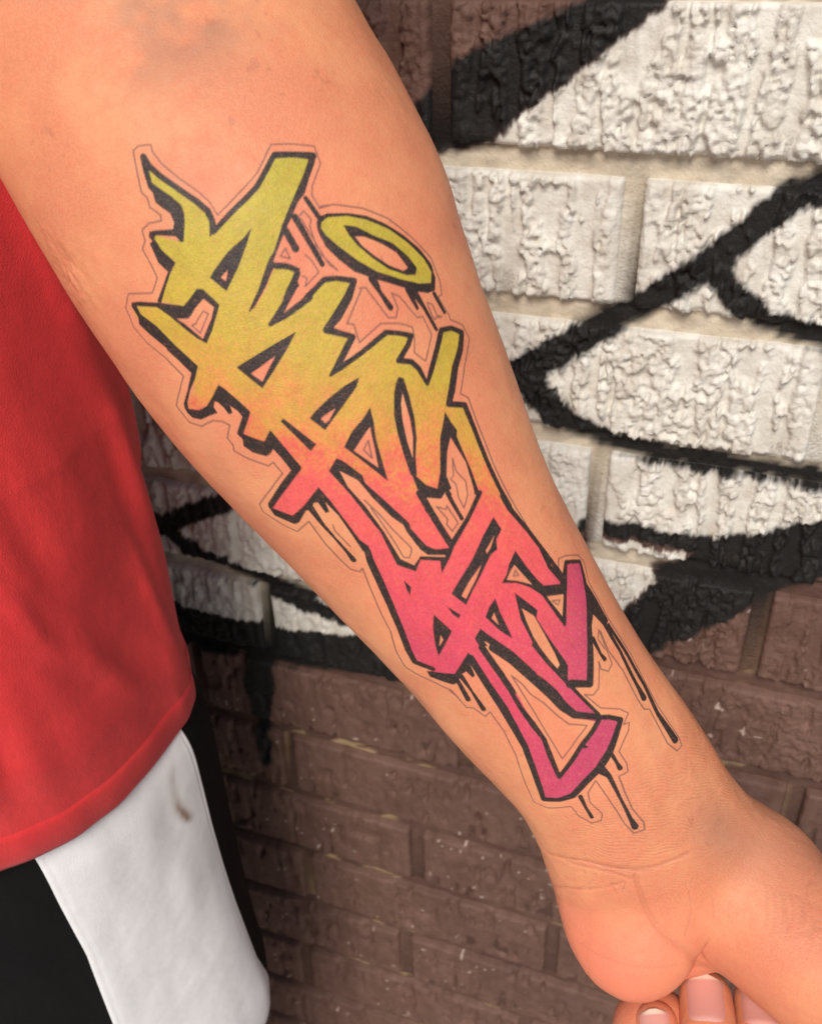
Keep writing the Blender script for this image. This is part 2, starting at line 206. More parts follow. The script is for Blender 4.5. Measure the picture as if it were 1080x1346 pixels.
# ---- drawing on a flat sheet: polygons and strokes into a label map ----
def fill_poly(img, pts, val):
    p = np.asarray(pts, float); H, W = img.shape
    x0, y0 = np.floor(p.min(0)).astype(int); x1, y1 = np.ceil(p.max(0)).astype(int)+1
    x0, y0, x1, y1 = max(x0, 0), max(y0, 0), min(x1, W), min(y1, H)
    if x1 <= x0 or y1 <= y0: return
    xs = np.arange(x0, x1)+0.5
    A = p; Bq = np.roll(p, -1, 0)
    for y in range(y0, y1):
        yy = y+0.5
        m = (A[:, 1] <= yy) != (Bq[:, 1] <= yy)
        if not m.any(): continue
        xi = np.sort(A[m, 0]+(yy-A[m, 1])*(Bq[m, 0]-A[m, 0])/(Bq[m, 1]-A[m, 1]))
        ins = (np.searchsorted(xi, xs) & 1).astype(bool)
        img[y, x0:x1][ins] = val
def draw_stroke(img, pts, val, kx=1.0, ky=1.0):
    """pts (x, y, full width); kx, ky: size of one cell in width units"""
    p = np.asarray(pts, float); H, W = img.shape
    for a, b in zip(p[:-1], p[1:]):
        r = max(a[2], b[2])/2+1
        x0, x1 = int(min(a[0], b[0])-r/kx), int(max(a[0], b[0])+r/kx)+2
        y0, y1 = int(min(a[1], b[1])-r/ky), int(max(a[1], b[1])+r/ky)+2
        x0, y0, x1, y1 = max(x0, 0), max(y0, 0), min(x1, W), min(y1, H)
        if x1 <= x0 or y1 <= y0: continue
        X = (np.arange(x0, x1)+0.5-a[0])[None, :]*kx; Y = (np.arange(y0, y1)+0.5-a[1])[:, None]*ky
        dx, dy = (b[0]-a[0])*kx, (b[1]-a[1])*ky
        t = np.clip((X*dx+Y*dy)/(dx*dx+dy*dy+1e-12), 0, 1)
        d = np.hypot(X-t*dx, Y-t*dy)
        img[y0:y1, x0:x1][d < (a[2]+(b[2]-a[2])*t)/2] = val

def lookup(img, x, y):
    """bilinear read of img (rows, cols[, ch]) at column x, row y"""
    H, W = img.shape[:2]
    x = np.clip(x-0.5, 0, W-1.001); y = np.clip(y-0.5, 0, H-1.001)
    xi = x.astype(np.int32); yi = y.astype(np.int32); fx = (x-xi).astype(np.float32); fy = (y-yi).astype(np.float32)
    if img.ndim == 3: fx = fx[..., None]; fy = fy[..., None]
    return (img[yi, xi]*(1-fx)+img[yi, xi+1]*fx)*(1-fy)+(img[yi+1, xi]*(1-fx)+img[yi+1, xi+1]*fx)*fy
def blur(img, r):
    for ax in (0, 1):
        k = 2*r+1
        pad = [(0, 0)]*img.ndim; pad[ax] = (r+1, r)
        c = np.cumsum(np.pad(img, pad, mode='edge'), axis=ax, dtype=np.float64)
        n = img.shape[ax]
        img = ((np.take(c, np.arange(k, n+k), ax)-np.take(c, np.arange(0, n), ax))/k).astype(np.float32)
    return img
def grid_faces(n, m, wrap=False, off=0):
    i = np.arange(n-1)[:, None]; j = np.arange(m if wrap else m-1)[None, :]
    a = i*m+j; b = i*m+(j+1) % m; c = (i+1)*m+(j+1) % m; d = (i+1)*m+j
    return np.stack([a, b, c, d], -1).reshape(-1, 4)+off
def fast_mesh(name, verts, faces, smooth=True, cols=None):
    """verts (n,3), faces (m,k) with one k, cols {attribute: (n,4)}"""
    verts = np.ascontiguousarray(verts, np.float32).reshape(-1, 3); faces = np.ascontiguousarray(faces, np.int32)
    me = bpy.data.meshes.new(name); nv, (nf, k) = len(verts), faces.shape
    me.vertices.add(nv); me.vertices.foreach_set('co', verts.ravel())
    me.loops.add(nf*k); me.loops.foreach_set('vertex_index', faces.ravel())
    me.polygons.add(nf)
    me.polygons.foreach_set('loop_start', np.arange(0, nf*k, k, dtype=np.int32))
    me.polygons.foreach_set('loop_total', np.full(nf, k, np.int32))
    me.polygons.foreach_set('use_smooth', np.full(nf, smooth, bool))
    for an, c in (cols or {}).items():
        at = me.attributes.new(an, 'FLOAT_COLOR', 'POINT')
        at.data.foreach_set('color', np.ascontiguousarray(c, np.float32).ravel())
    me.update(calc_edges=True); me.validate()
    return me
def add(name, me, mat=None, parent=None, **props):
    o = bpy.data.objects.new(name, me); SC.collection.objects.link(o)
    if mat is not None and me is not None: me.materials.append(mat)
    if parent is not None: o.parent = parent
    for k, v in props.items(): o[k] = v
    return o
def node_mat(name, rough=0.6, spec=0.4):
    m = bpy.data.materials.new(name); m.use_nodes = True
    b = m.node_tree.nodes['Principled BSDF']
    b.inputs['Roughness'].default_value = rough; b.inputs['Specular IOR Level'].default_value = spec
    return m, m.node_tree.nodes, m.node_tree.links, b
def attr(n, name):
    a = n.new('ShaderNodeAttribute'); a.attribute_name = name; return a
def noise_node(n, l, scale, detail=3, coord='Object', stretch=None, rough=0.5):
    tc = n.new('ShaderNodeTexCoord'); mp = n.new('ShaderNodeMapping'); t = n.new('ShaderNodeTexNoise')
    l.new(tc.outputs[coord], mp.inputs[0]); l.new(mp.outputs[0], t.inputs['Vector'])
    if stretch: mp.inputs['Scale'].default_value = stretch
    t.inputs['Scale'].default_value = scale; t.inputs['Detail'].default_value = detail; t.inputs['Roughness'].default_value = rough
    return t
def mixc(n, l, fac, a, b, mode='MIX'):
    x = n.new('ShaderNodeMix'); x.data_type = 'RGBA'; x.blend_type = mode
    for sock, v in ((x.inputs[0], fac), (x.inputs[6], a), (x.inputs[7], b)):
        if hasattr(v, 'links') or hasattr(v, 'is_linked'): l.new(v, sock)
        elif isinstance(v, (int, float)): sock.default_value = v
        else: sock.default_value = (*v, 1)
    return x.outputs[2]
def ramp(n, l, src, p0, p1, v0=0.0, v1=1.0):
    r = n.new('ShaderNodeMapRange'); l.new(src, r.inputs[0]); r.interpolation_type = 'SMOOTHSTEP'
    r.inputs[1].default_value = p0; r.inputs[2].default_value = p1; r.inputs[3].default_value = v0; r.inputs[4].default_value = v1
    return r.outputs[0]
def bump(n, l, h, dist, strength=1.0, prev=None):
    b = n.new('ShaderNodeBump'); b.inputs['Distance'].default_value = dist; b.inputs['Strength'].default_value = strength
    l.new(h, b.inputs['Height'])
    if prev is not None: l.new(prev, b.inputs['Normal'])
    return b.outputs[0]

# =====================================================================  materials
def make_wall_mat(name, fine):
    m, n, l, b = node_mat(name, 0.55, 0.25)
    a = attr(n, 'paint')
    t1 = noise_node(n, l, 90, 4); t2 = noise_node(n, l, 700, 2)
    c = mixc(n, l, ramp(n, l, t1.outputs[0], .3, .75), a.outputs['Color'], (0.80, 0.76, 0.72), 'MULTIPLY')
    l.new(c, b.inputs['Base Color'])
    r = n.new('ShaderNodeMath'); r.operation = 'MULTIPLY_ADD'; l.new(t1.outputs[0], r.inputs[0]); r.inputs[1].default_value = .3; r.inputs[2].default_value = .52
    l.new(r.outputs[0], b.inputs['Roughness'])
    nb = bump(n, l, t2.outputs[0], 0.0006*fine, .6)
    t3 = noise_node(n, l, 230, 3)
    nb = bump(n, l, t3.outputs[0], 0.0012*fine, .5, nb)
    l.new(nb, b.inputs['Normal'])
    return m
M_BRICK = make_wall_mat('painted_brick', 1.0)
M_MORTAR = make_wall_mat('painted_mortar', 1.3)

def make_skin():
    m, n, l, b = node_mat('skin', 0.48, 0.24)
    ink = attr(n, 'ink'); tone = attr(n, 'tone')
    sep = n.new('ShaderNodeSeparateColor'); l.new(tone.outputs['Color'], sep.inputs[0])
    t1 = noise_node(n, l, 38, 4); t2 = noise_node(n, l, 260, 3); t3 = noise_node(n, l, 1100, 2)
    base = mixc(n, l, ramp(n, l, t1.outputs[0], .36, .64), (0.575, 0.210, 0.108), (0.650, 0.272, 0.134))
    base = mixc(n, l, ramp(n, l, t2.outputs[0], .45, .72, 0, .42), base, (0.62, 0.192, 0.102))
    base = mixc(n, l, ramp(n, l, t3.outputs[0], .40, .62, 0, .25), base, (0.69, 0.31, 0.162))
    base = mixc(n, l, sep.outputs[0], base, (0.67, 0.180, 0.108))          # flushed palm and heel of the hand
    base = mixc(n, l, sep.outputs[1], base, (0.30, 0.165, 0.112))          # veins, thin skin, and shade painted into the elbow hollow
    base = mixc(n, l, sep.outputs[2], base, (0.34, 0.115, 0.075))          # creases, spots
    # stippled needle grain in the ink
    g = noise_node(n, l, 1500, 2)
    inkc = mixc(n, l, ramp(n, l, g.outputs[0], .54, .68, 0, .07), ink.outputs['Color'], base)
    col = mixc(n, l, ink.outputs['Alpha'], base, inkc)
    l.new(col, b.inputs['Base Color'])
    b.inputs['Subsurface Weight'].default_value = 0.22
    b.inputs['Subsurface Radius'].default_value = (1.0, 0.32, 0.16)
    b.inputs['Subsurface Scale'].default_value = 0.0016
    vo = n.new('ShaderNodeTexVoronoi'); vo.feature = 'DISTANCE_TO_EDGE'; vo.inputs['Scale'].default_value = 950
    tc = n.new('ShaderNodeTexCoord'); mp = n.new('ShaderNodeMapping'); l.new(tc.outputs['Object'], mp.inputs[0])
    wv = noise_node(n, l, 300, 2)
    vm = n.new('ShaderNodeVectorMath'); vm.operation = 'MULTIPLY_ADD'
    l.new(wv.outputs['Color'], vm.inputs[0]); vm.inputs[1].default_value = (.0012, .0012, .0012); l.new(mp.outputs[0], vm.inputs[2])
    l.new(vm.outputs[0], vo.inputs['Vector'])
    nb = bump(n, l, ramp(n, l, vo.outputs[0], 0, .25), 0.00010, .42)
    nb = bump(n, l, t2.outputs[0], 0.0006, .42, nb)
    l.new(nb, b.inputs['Normal'])
    r = n.new('ShaderNodeMath'); r.operation = 'MULTIPLY_ADD'; l.new(t2.outputs[0], r.inputs[0]); r.inputs[1].default_value = .25; r.inputs[2].default_value = .38
    l.new(r.outputs[0], b.inputs['Roughness'])
    return m
M_SKIN = make_skin()

def make_cloth(name, c1, c2, weave, rough=0.85, sheen=0.12, spec=0.15, stain=None):
    m, n, l, b = node_mat(name, rough, spec)
    t1 = noise_node(n, l, 18, 3); t2 = noise_node(n, l, 420, 2, stretch=(1, 1, .35))
    c = mixc(n, l, ramp(n, l, t1.outputs[0], .3, .7), c1, c2)
    c = mixc(n, l, ramp(n, l, t2.outputs[0], .35, .7, 0, .35 if stain is None else .10), c, tuple(v*.72 for v in c1))
    if stain is not None:
        a = attr(n, 'stain'); c = mixc(n, l, a.outputs['Fac'], c, stain)
    l.new(c, b.inputs['Base Color'])
    b.inputs['Sheen Weight'].default_value = sheen; b.inputs['Sheen Roughness'].default_value = .5
    t3 = noise_node(n, l, weave, 2)
    nb = bump(n, l, t3.outputs[0], 0.0006, .5)
    nb = bump(n, l, t1.outputs[0], 0.012, .25, nb)
    l.new(nb, b.inputs['Normal'])
    return m
M_SHIRT = make_cloth('red_jersey', (0.66, 0.040, 0.040), (0.57, 0.030, 0.034), 1500)
M_HEM = make_cloth('red_jersey_hem', (0.63, 0.038, 0.038), (0.55, 0.028, 0.033), 1500)
M_BLACK = make_cloth('black_mesh_cloth', (0.0045, 0.0045, 0.005), (0.006, 0.006, 0.006), 1800, .8, .0, .12)
M_WHITE = make_cloth('white_panel_cloth', (0.80, 0.79, 0.79), (0.78, 0.77, 0.775), 2200, .7, .1, stain=(.27, .18, .12))

# =====================================================================  the wall
WD, WZ0 = DATA['wall']['D'], DATA['wall']['z0']     # face distance, height of the top edge of course 0
CP, BH = 0.0677, 0.0567                               # course pitch, brick height
PX0, PZ0, PXN, PZN = -1400, 0, 2400, 1700             # painted sheet in mm
white = np.zeros((PZN, PXN), np.float32); black = np.zeros_like(white)
PT = DATA['paint']
mm = lambda pts: [(q[0]-PX0, q[1]-PZ0)+tuple(q[2:]) for q in pts]
for q in PT['white']: fill_poly(white, mm(q), 1)
for q in PT['black']: fill_poly(white, mm(q), 0); fill_poly(black, mm(q), 1)
for q in PT['cream']: fill_poly(white, mm(q), 1); fill_poly(black, mm(q), 0)
for q in PT['strokes']: draw_stroke(black, mm(q), 1)
white = blur(white, 1); black = blur(blur(black, 2), 1)
C_BROWN = np.array((0.158, 0.087, 0.066)); C_BROWN2 = np.array((0.115, 0.061, 0.048))
C_WHITE = np.array((0.68, 0.655, 0.595)); C_BLACK = np.array((0.013, 0.012, 0.0115))
def wall_paint(x, z, h, seed, mortar=False):
    """colour of the painted wall at x, z (m); h = relief (m)"""
    jx = (fbm(x*200, z*200, 5)-.5)*3.5+(fbm(x*900, z*500, 8)-.5)*2; jz = (fbm(x*200, z*200, 11)-.5)*3+(fbm(x*900, z*160, 2)-.5)*3
    u = x*1000-PX0+jx; v = z*1000-PZ0+jz
    w = lookup(white, u, v)[..., None]; k = lookup(black, u, v)[..., None]
    n1 = fbm(x*30, z*30, 21)[..., None]; n2 = fbm(x*240, z*120, 33)[..., None]
    brown = C_BROWN*(1-n1)+C_BROWN2*n1
    brown = brown*(0.85+0.3*n2)
    if mortar:
        bare = sstep(.60, .70, fbm(x*55, z*180, 41))[..., None]*sstep(.40, .56, vnoise(x*11, z*14, 44))[..., None]
        brown = brown*.80*(1-bare)+np.array((.34, .24, .13))*bare
        whitec = np.array((.60, .525, .41))*(1-.25*sstep(.45, .7, fbm(x*120, z*300, 51))[..., None])
        fr = ((WZ0-z)/CP) % 1.0; head = ((fr > .05) & (fr < .80))[..., None]
        whitec = np.where(head, C_WHITE*.98, whitec)
    else:
        chip = sstep(.93, .95, vnoise(x*300, z*230, 61+seed))[..., None]*sstep(.5, .6, vnoise(x*40, z*40, 63))[..., None]
        brown = brown*(1-chip)+np.array((.46, .36, .31))*chip
        whitec = C_WHITE*(1-.06*n1)
    w = np.clip(w*2-.5, 0, 1); k = np.clip(k*(1.4 if mortar else 1.8)-(.2 if mortar else .4), 0, 1)
    thin = 1-.25*sstep(.66, .8, fbm(x*380, z*200, 71))[..., None]*(1-sstep(.75, .98, k))
    c = brown*(1-w)+whitec*w
    c = c*(1-k*thin)+C_BLACK*(k*thin)
    return np.concatenate([c, np.ones_like(c[..., :1])], -1)
def sstep(a, b, x):
    t = np.clip((x-a)/(b-a), 0, 1); return t*t*(3-2*t)
def relief(x, z, rough, seed):
    if rough > 0:
        wx = x+(fbm(x*90, z*60, 3+seed)-.5)*.006
        ch = vnoise(wx*190, z*16, 7+seed)*.50+vnoise(wx*380, z*24, 9+seed)*.30+fbm(wx*170, z*130, 13+seed)*.36
        m = sstep(.47, .56, ch)
        cl = fbm(x*400, z*350, 17+seed, 3)
        lump = sstep(.42, .60, cl)*.8+cl*.5; cav = sstep(.70, .78, vnoise(x*420, z*260, 25+seed))
        hr = -.0030*(1-m)+m*(lump*.0014-.0006-.0018*cav+(vnoise(wx*620, z*34, 43+seed)-.5)*.0014)+(fbm(x*900, z*800, 19+seed, 2)-.5)*.0016*(.3+.7*m)
        hr = hr+(1-m)*(vnoise(wx*420, z*22, 23+seed)-.5)*.0008
    else: hr = 0
    if rough < 1:
        st = fbm(x*210, z*45, 27+seed)-.5
        pit = sstep(.64, .70, vnoise(x*260, z*75, 29+seed))*sstep(.3, .5, vnoise(x*60, z*50, 31+seed))
        groove = sstep(.80, .9, vnoise(x*140, z*9, 37+seed))
        hm = st*.0011+(fbm(x*700, z*500, 35+seed, 2)-.5)*.0005-.0042*pit-.0012*groove
    else: hm = 0
    return hr*rough+hm*(1-rough)
def brick_mesh(x0, x1, z0, z1, step, rough, seed):
    nx = max(3, int(round((x1-x0)/step))+1); nz = max(3, int(round((z1-z0)/step))+1)
    xs = np.linspace(x0, x1, nx); zs = np.linspace(z0, z1, nz)
    X, Z = np.meshgrid(xs, zs)
    h = relief(X, Z, rough, seed)
    dz1 = np.minimum(X-x0, x1-X)+(fbm(Z*160, X*40, 51+seed)-.5)*.002; dt = (z1-Z)+(fbm(X*120, Z*40, 53+seed)-.5)*.0012; db = (Z-z0)+(fbm(X*150, Z*40, 55+seed)-.5)*.003*(.3+.7*rough)
    # smooth margins at the two ends, worn arrises all round
    h = h*(.35+.65*sstep(.002, .014, np.minimum(X-x0, x1-X)))
    for d, wdt, dep in ((dz1, .0022, .0020), (dt, .0018, .0016), (db, .0030, .0024)):
        h = h-dep*(1-sstep(0, wdt, d))**2
    P = np.stack([X, WD-h, Z], -1).reshape(-1, 3)
    # wobble the outline a little so no edge is ruler straight
    col = wall_paint(X, Z, h, seed).reshape(-1, 4)
    F = grid_faces(nz, nx)
    idx = np.arange(nz*nx).reshape(nz, nx)
    rim = np.concatenate([idx[0, :], idx[1:, -1], idx[-1, -2::-1], idx[-2:0:-1, 0]])
    back = P[rim].copy(); back[:, 1] = WD+.022
    k = len(P); nb = len(rim); j = np.arange(nb)
    S = np.stack([rim, k+j, k+(j+1) % nb, rim[(j+1) % nb]], -1)
    P = np.concatenate([P, back]); col = np.concatenate([col, col[rim]])
    return fast_mesh('brick', P, np.concatenate([F, S]), True, {'paint': col})
wall = add('brick_wall', None, label='brown brick wall painted with white and black graffiti, behind the tattooed arm', category='wall', kind='thing')
wall.location = (0, 0, 0)
F3 = np.array(CAMD['F']); R3 = np.array(CAMD['R']); U3 = np.array(CAMD['U'])
def to_px(x, y, z):
    P = np.array((x, y, z-CAM_Z)); d = P@F3
    if d < .05: return (-9999, -9999, 1)
    return 540+CAMD['f']*(P@R3)/d, 673-CAMD['f']*(P@U3)/d, d
JT = {int(k): v for k, v in DATA['joints'].items()}
MOD = 0.2
DX0, DX1, K0, K1 = -1.15, 0.45, -3, 16
cuts = {}
for k in range(K0, K1+1):
    j0 = JT.get(k, (-.068 if k % 2 else .030)+((k*37) % 11-5)*.0018)
    cuts[k] = [j0+MOD*i for i in range(math.floor((DX0-j0)/MOD), math.ceil((DX1-j0)/MOD)+1)]
    for i in range(len(cuts[k])-1):
        seed = (k*29+i*7) % 97
        xa, xb = cuts[k][i]+.0048+(seed % 5-2)*.0003, cuts[k][i+1]-.0048+(seed % 3-1)*.0004
        z1 = WZ0-k*CP; z0 = z1-BH
        if z0 < 0.002: continue
        pr = [to_px(x, WD, z) for x in (xa, (xa+xb)/2, xb) for z in (z0, z1)]
        seen = any(-60 < q[0] < 1140 and -60 < q[1] < 1400 for q in pr)
        dep = min(q[2] for q in pr)
        step = 0.006 if not seen else 0.0009 if dep < .54 else 0.0014 if dep < .75 else 0.002
        rough = float(np.clip(1.0 if k <= 4 else .55 if k == 5 else .18, 0, 1))
        if k == 4 and xa > -.12: rough = .7
        if k == 4 and xa < -.25: rough = .75
        add('brick', brick_mesh(xa, xb, z0, z1, step, rough, seed), M_BRICK, wall)
# mortar: a sheet set back behind the faces, fine in the joints
xs = np.concatenate([np.arange(-5, DX0-.2, .25), np.arange(DX0-.2, DX1+.2, .0034), np.arange(DX1+.2, 4.01, .25)])
zz = [0.0]
for k in range(K1+1, K0-3, -1):
    zt = WZ0-k*CP
    for t in (-.002, .0005, .003, .0055, .008, .0105, .014): 
        if zt+t > 0.004: zz.append(zt+t)
zs = np.array(sorted(set(np.round(zz, 5)))+[1.7, 2.2, 3.0])
X, Z = np.meshgrid(xs, zs)
frz = ((WZ0-Z)/CP) % 1.0
Y = WD+np.where((frz > .05) & (frz < .80), .0032, .0064)+(fbm(X*120, Z*120, 81)-.5)*.0022+(fbm(X*25, Z*25, 83)-.5)*.002
mort = wall_paint(X, Z, X*0, 0, True)
add('mortar', fast_mesh('mortar', np.stack([X, Y, Z], -1), grid_faces(len(zs), len(xs)), True, {'paint': mort.reshape(-1, 4)}), M_MORTAR, wall)
# the rest of the wall beyond the part that can be picked apart
V = []; Fq = []; Cq = []
def box_face(x0, x1, z0, z1):
    b = len(V); e = .003
    V.extend([(x0, WD+.02, z0), (x1, WD+.02, z0), (x1, WD+.02, z1), (x0, WD+.02, z1), (x0+e, WD, z0+e), (x1-e, WD, z0+e), (x1-e, WD, z1-e), (x0+e, WD, z1-e)])
    Fq.extend([(b+4, b+5, b+6, b+7), (b, b+1, b+5, b+4), (b+1, b+2, b+6, b+5), (b+2, b+3, b+7, b+6), (b+3, b, b+4, b+7)])
for k in range(-26, 19):
    j0 = JT.get(k, (-.068 if k % 2 else .030)+((k*37) % 11-5)*.0018)
    z1 = WZ0-k*CP; z0 = max(z1-BH, .004)
    if z1 < .02: continue
    for i in range(-26, 20):
        xa, xb = j0+MOD*i, j0+MOD*(i+1)
        if k in cuts and xa > cuts[k][0]-.01 and xb < cuts[k][-1]+.01 and WZ0-k*CP-BH >= .002: continue
        if xb < -5 or xa > 4: continue
        box_face(xa+.0048, xb-.0048, z0, z1)
V = np.array(V); cb = C_BROWN*(0.75+.4*RNG.random((len(V)//8, 1))); cb = np.repeat(cb, 8, 0)
hi = V[:, 2] > 1.32
cb[hi & (V[:, 0] > 0.05)] = C_WHITE
far = add('brick_field', fast_mesh('brick_field', V, np.array(Fq), False, {'paint': np.concatenate([cb, np.ones((len(V), 1))], 1)}), M_BRICK, wall, kind='stuff')

# =====================================================================  the ground
def make_ground():
    m, n, l, b = node_mat('concrete', .85, .2)
    t1 = noise_node(n, l, 3, 5); t2 = noise_node(n, l, 120, 4)
    c = mixc(n, l, ramp(n, l, t1.outputs[0], .3, .7), (.36, .33, .29), (.44, .41, .36))
    c = mixc(n, l, ramp(n, l, t2.outputs[0], .4, .7, 0, .4), c, (.28, .26, .23))
    l.new(c, b.inputs['Base Color']); l.new(bump(n, l, t2.outputs[0], .003, .5), b.inputs['Normal'])
    return m
M_GROUND = make_ground()
add('ground', fast_mesh('ground', np.array([(-120, -200, -.004), (120, -200, -.004), (120, WD+.03, -.004), (-120, WD+.03, -.004)]), np.array([(0, 1, 2, 3)]), False), M_GROUND, kind='structure')
pav = add('pavement', None, kind='structure')
for i in range(-4, 4):
    for j in range(2):
        x0, y1 = i*1.0+.1, WD+.005-j*1.0
        e = .006; y0 = y1-1.0
        Vs = [(x0+e, y0+e, 0), (x0+1-e, y0+e, 0), (x0+1-e, y1-e, 0), (x0+e, y1-e, 0)]
        Vs = np.array(Vs+[(a, b2, -.003) for a, b2, _ in [(x0, y0, 0), (x0+1, y0, 0), (x0+1, y1, 0), (x0, y1, 0)]])
        add('slab', fast_mesh('slab', Vs, np.array([(0, 1, 2, 3), (4, 5, 1, 0), (5, 6, 2, 1), (6, 7, 3, 2), (7, 4, 0, 3)]), False), M_GROUND, pav)

# =====================================================================  the person: arm, hand, clothes
# ---- forearm and hand surface: rings round a bent axis, palm pads joined in radially ----
def cubic(xk, yk, x):
    """natural cubic spline through (xk, yk); yk may have columns"""
    xk = np.asarray(xk, float); yk = np.asarray(yk, float)
    flat = yk.ndim == 1
    if flat: yk = yk[:, None]
    n = len(xk); h = np.diff(xk)
    A = np.eye(n); B = np.zeros_like(yk)
    for i in range(1, n-1):
        A[i, i-1] = h[i-1]; A[i, i] = 2*(h[i-1]+h[i]); A[i, i+1] = h[i]
        B[i] = 6*((yk[i+1]-yk[i])/h[i]-(yk[i]-yk[i-1])/h[i-1])
    M = np.linalg.solve(A, B)
    j = np.clip(np.searchsorted(xk, x)-1, 0, n-2)
    hj = h[j][:, None]; a = (xk[j+1]-x)[:, None]/hj; b = (x-xk[j])[:, None]/hj
    r = a*yk[j]+b*yk[j+1]+((a**3-a)*M[j]+(b**3-b)*M[j+1])*hj**2/6
    return r[:, 0] if flat else r
def unit(v): return v/np.linalg.norm(v, axis=-1, keepdims=True)
def sstep(a, b, x):
    t = np.clip((x-a)/(b-a), 0, 1); return t*t*(3-2*t)
def smax(a, b, k):
    h = np.clip(0.5+0.5*(a-b)/k, 0, 1); return b+(a-b)*h+k*h*(1-h)
ARM = DATA['arm']
AX = np.array(ARM['c']); AW = np.array(ARM['a']); ABF = np.array(ARM['bf']); ABB = np.array(ARM['bb']); AE = np.array(ARM['e1'])
SK = np.concatenate([[0], np.cumsum(np.linalg.norm(np.diff(AX, axis=0), axis=1))])
S_END = SK[-1]; S_MAX = S_END+0.03        # beyond S_END the rays fan out round the end of the hand
EYE = np.array(DATA['front'])             # side of the arm that carries the tattoo
def ell_far(O, d, c, axes, rad):
    """distance along each ray to where it leaves an ellipsoid (negative if missed)"""
    ax = np.array(axes); rad = np.array(rad)
    o = ((O-c)@ax.T)/rad; v = (d@ax.T)/rad
    A = (v*v).sum(-1); B = (o*v).sum(-1); C = (o*o).sum(-1)-1
    D = B*B-A*C
    soft = np.sqrt(np.maximum(D, 0))
    return np.where(D > 0, (-B+soft)/A, -0.02-0.02*np.minimum(-D, 1))
def arm_surface(s, phi):
    """s (n,), phi (m,) -> points (n,m,3); phi = pi/2 faces the inner side"""
    sc = np.minimum(s, S_END)
    c = cubic(SK, AX, sc); a = cubic(SK, AW, sc); bf = cubic(SK, ABF, sc); bb = cubic(SK, ABB, sc)
    e1 = unit(cubic(SK, AE, sc))
    h = 1e-3
    t = unit(cubic(SK, AX, np.minimum(sc+h, S_END))-cubic(SK, AX, np.maximum(np.minimum(sc+h, S_END)-2*h, 0)))
    n = unit(np.cross(e1, t)); flip = np.sign((n*EYE).sum(-1, keepdims=True)); n = n*flip
    cp, sp = np.cos(phi)[None, :], np.sin(phi)[None, :]
    b = np.where(sp >= 0, bf[:, None], bb[:, None])
    x = a[:, None]*np.sign(cp)*np.abs(cp)**0.94; y = b*np.sign(sp)*np.abs(sp)**0.92
    rl = np.hypot(x, y)
    d = (e1[:, None, :]*x[..., None]+n[:, None, :]*y[..., None])/rl[..., None]
    w = np.clip((s-S_END)/(S_MAX-S_END), 0, 1)*(np.pi/2)
    d = d*np.cos(w)[:, None, None]+t[:, None, :]*np.sin(w)[:, None, None]
    O = np.broadcast_to(c[:, None, :], d.shape)
    r = 1/np.sqrt((np.cos(w)[:, None]/rl)**2+(np.sin(w)[:, None]/.014)**2)
    for pad in ARM['pads']:
        rh = ell_far(O, d, np.array(pad['c']), pad['ax'], pad['r'])
        r = smax(r, rh, pad['k'])
    return O+d*r[..., None]

person = add('person', None, label='person in red shirt showing a tattooed inner forearm beside the wall', category='person')
# ---- the tattoo, drawn on a sheet laid out in skin measure (rows 0.1 mm along, columns 0.002 rad round the arm)
SH, SW = 3420, 1440
lab = np.zeros((SH, SW), np.uint8); thin = np.zeros((SH, SW), np.uint8); crease = np.zeros((SH, SW), np.float32); hairl = np.zeros((SH, SW), np.float32)
def col_size(q):
    """width of one sheet column in quarter millimetres, where this stroke lies"""
    a = cubic(SK, AW, np.array([DATA['s0']+q[:, 1].mean()*1e-4]))[0]; ph = math.pi/2-(q[:, 0].mean()-900)*.002
    return .002*a/.00025*max(math.sin(ph), .55)
for op in DATA['ink']:
    k, v = op[0], op[1:]
    if k in 'CBK': fill_poly(lab, np.array(v, float).reshape(-1, 2), {'C': 2, 'B': 1, 'K': 0}[k])
    elif k == 'S': q = np.array(v, float).reshape(-1, 3); draw_stroke(lab, q, 1, col_size(q), .40)
    elif k == 'W': q = np.array(v, float).reshape(-1, 3); draw_stroke(crease, q, 1, col_size(q), .40)
    elif k == 'V': q = np.array(v, float).reshape(-1, 3); draw_stroke(hairl, q, 1, col_size(q), .40)
    else:
        q = np.array(v, float).reshape(-1, 2); w = 1.65*np.ones((len(q), 1))
        draw_stroke(thin, np.concatenate([q, w], 1), 1, col_size(q), .40)
rows, colsx = np.mgrid[0:SH, 0:SW].astype(np.float32)
GR = np.array(DATA['grad'], np.float32)
T_ = [colsx, rows, colsx*rows/1000, colsx**2/1000, rows**2/1000, np.ones_like(rows)]
gx = sum(g*t for g, t in zip(GR[0], T_)); gy = sum(g*t for g, t in zip(GR[1], T_))
g = gy-.23*(gx-400)+(fbm(colsx/60, rows/60, 5)-.5)*90+(vnoise(colsx/7, rows/7, 6)-.5)*60
STOPS = [(180, 178, 172, 56), (330, 186, 172, 54), (440, 194, 170, 58), (505, 206, 160, 66), (560, 222, 144, 76), (598, 230, 116, 84), (630, 236, 92, 92), (720, 228, 78, 94), (800, 218, 66, 98), (900, 208, 60, 102)]
lin = lambda c: np.where(c <= .04045, c/12.92, ((c+.055)/1.055)**2.4)
sx_ = [q[0] for q in STOPS]
ink = np.stack([np.interp(g, sx_, [lin(np.float64(q[i])/255) for q in STOPS]) for i in (1, 2, 3)], -1).astype(np.float32)
mg = sstep(690, 790, gx)*sstep(600, 760, gy)
ink = ink*(1-mg[..., None])+np.array([lin(np.float64(q)/255) for q in (190, 56, 104)], np.float32)*mg[..., None]
ink *= (0.82+.22*(vnoise(colsx/4.5, rows/4.5, 15)-.5)+.16*(fbm(colsx/30, rows/30, 16)-.5))[..., None]
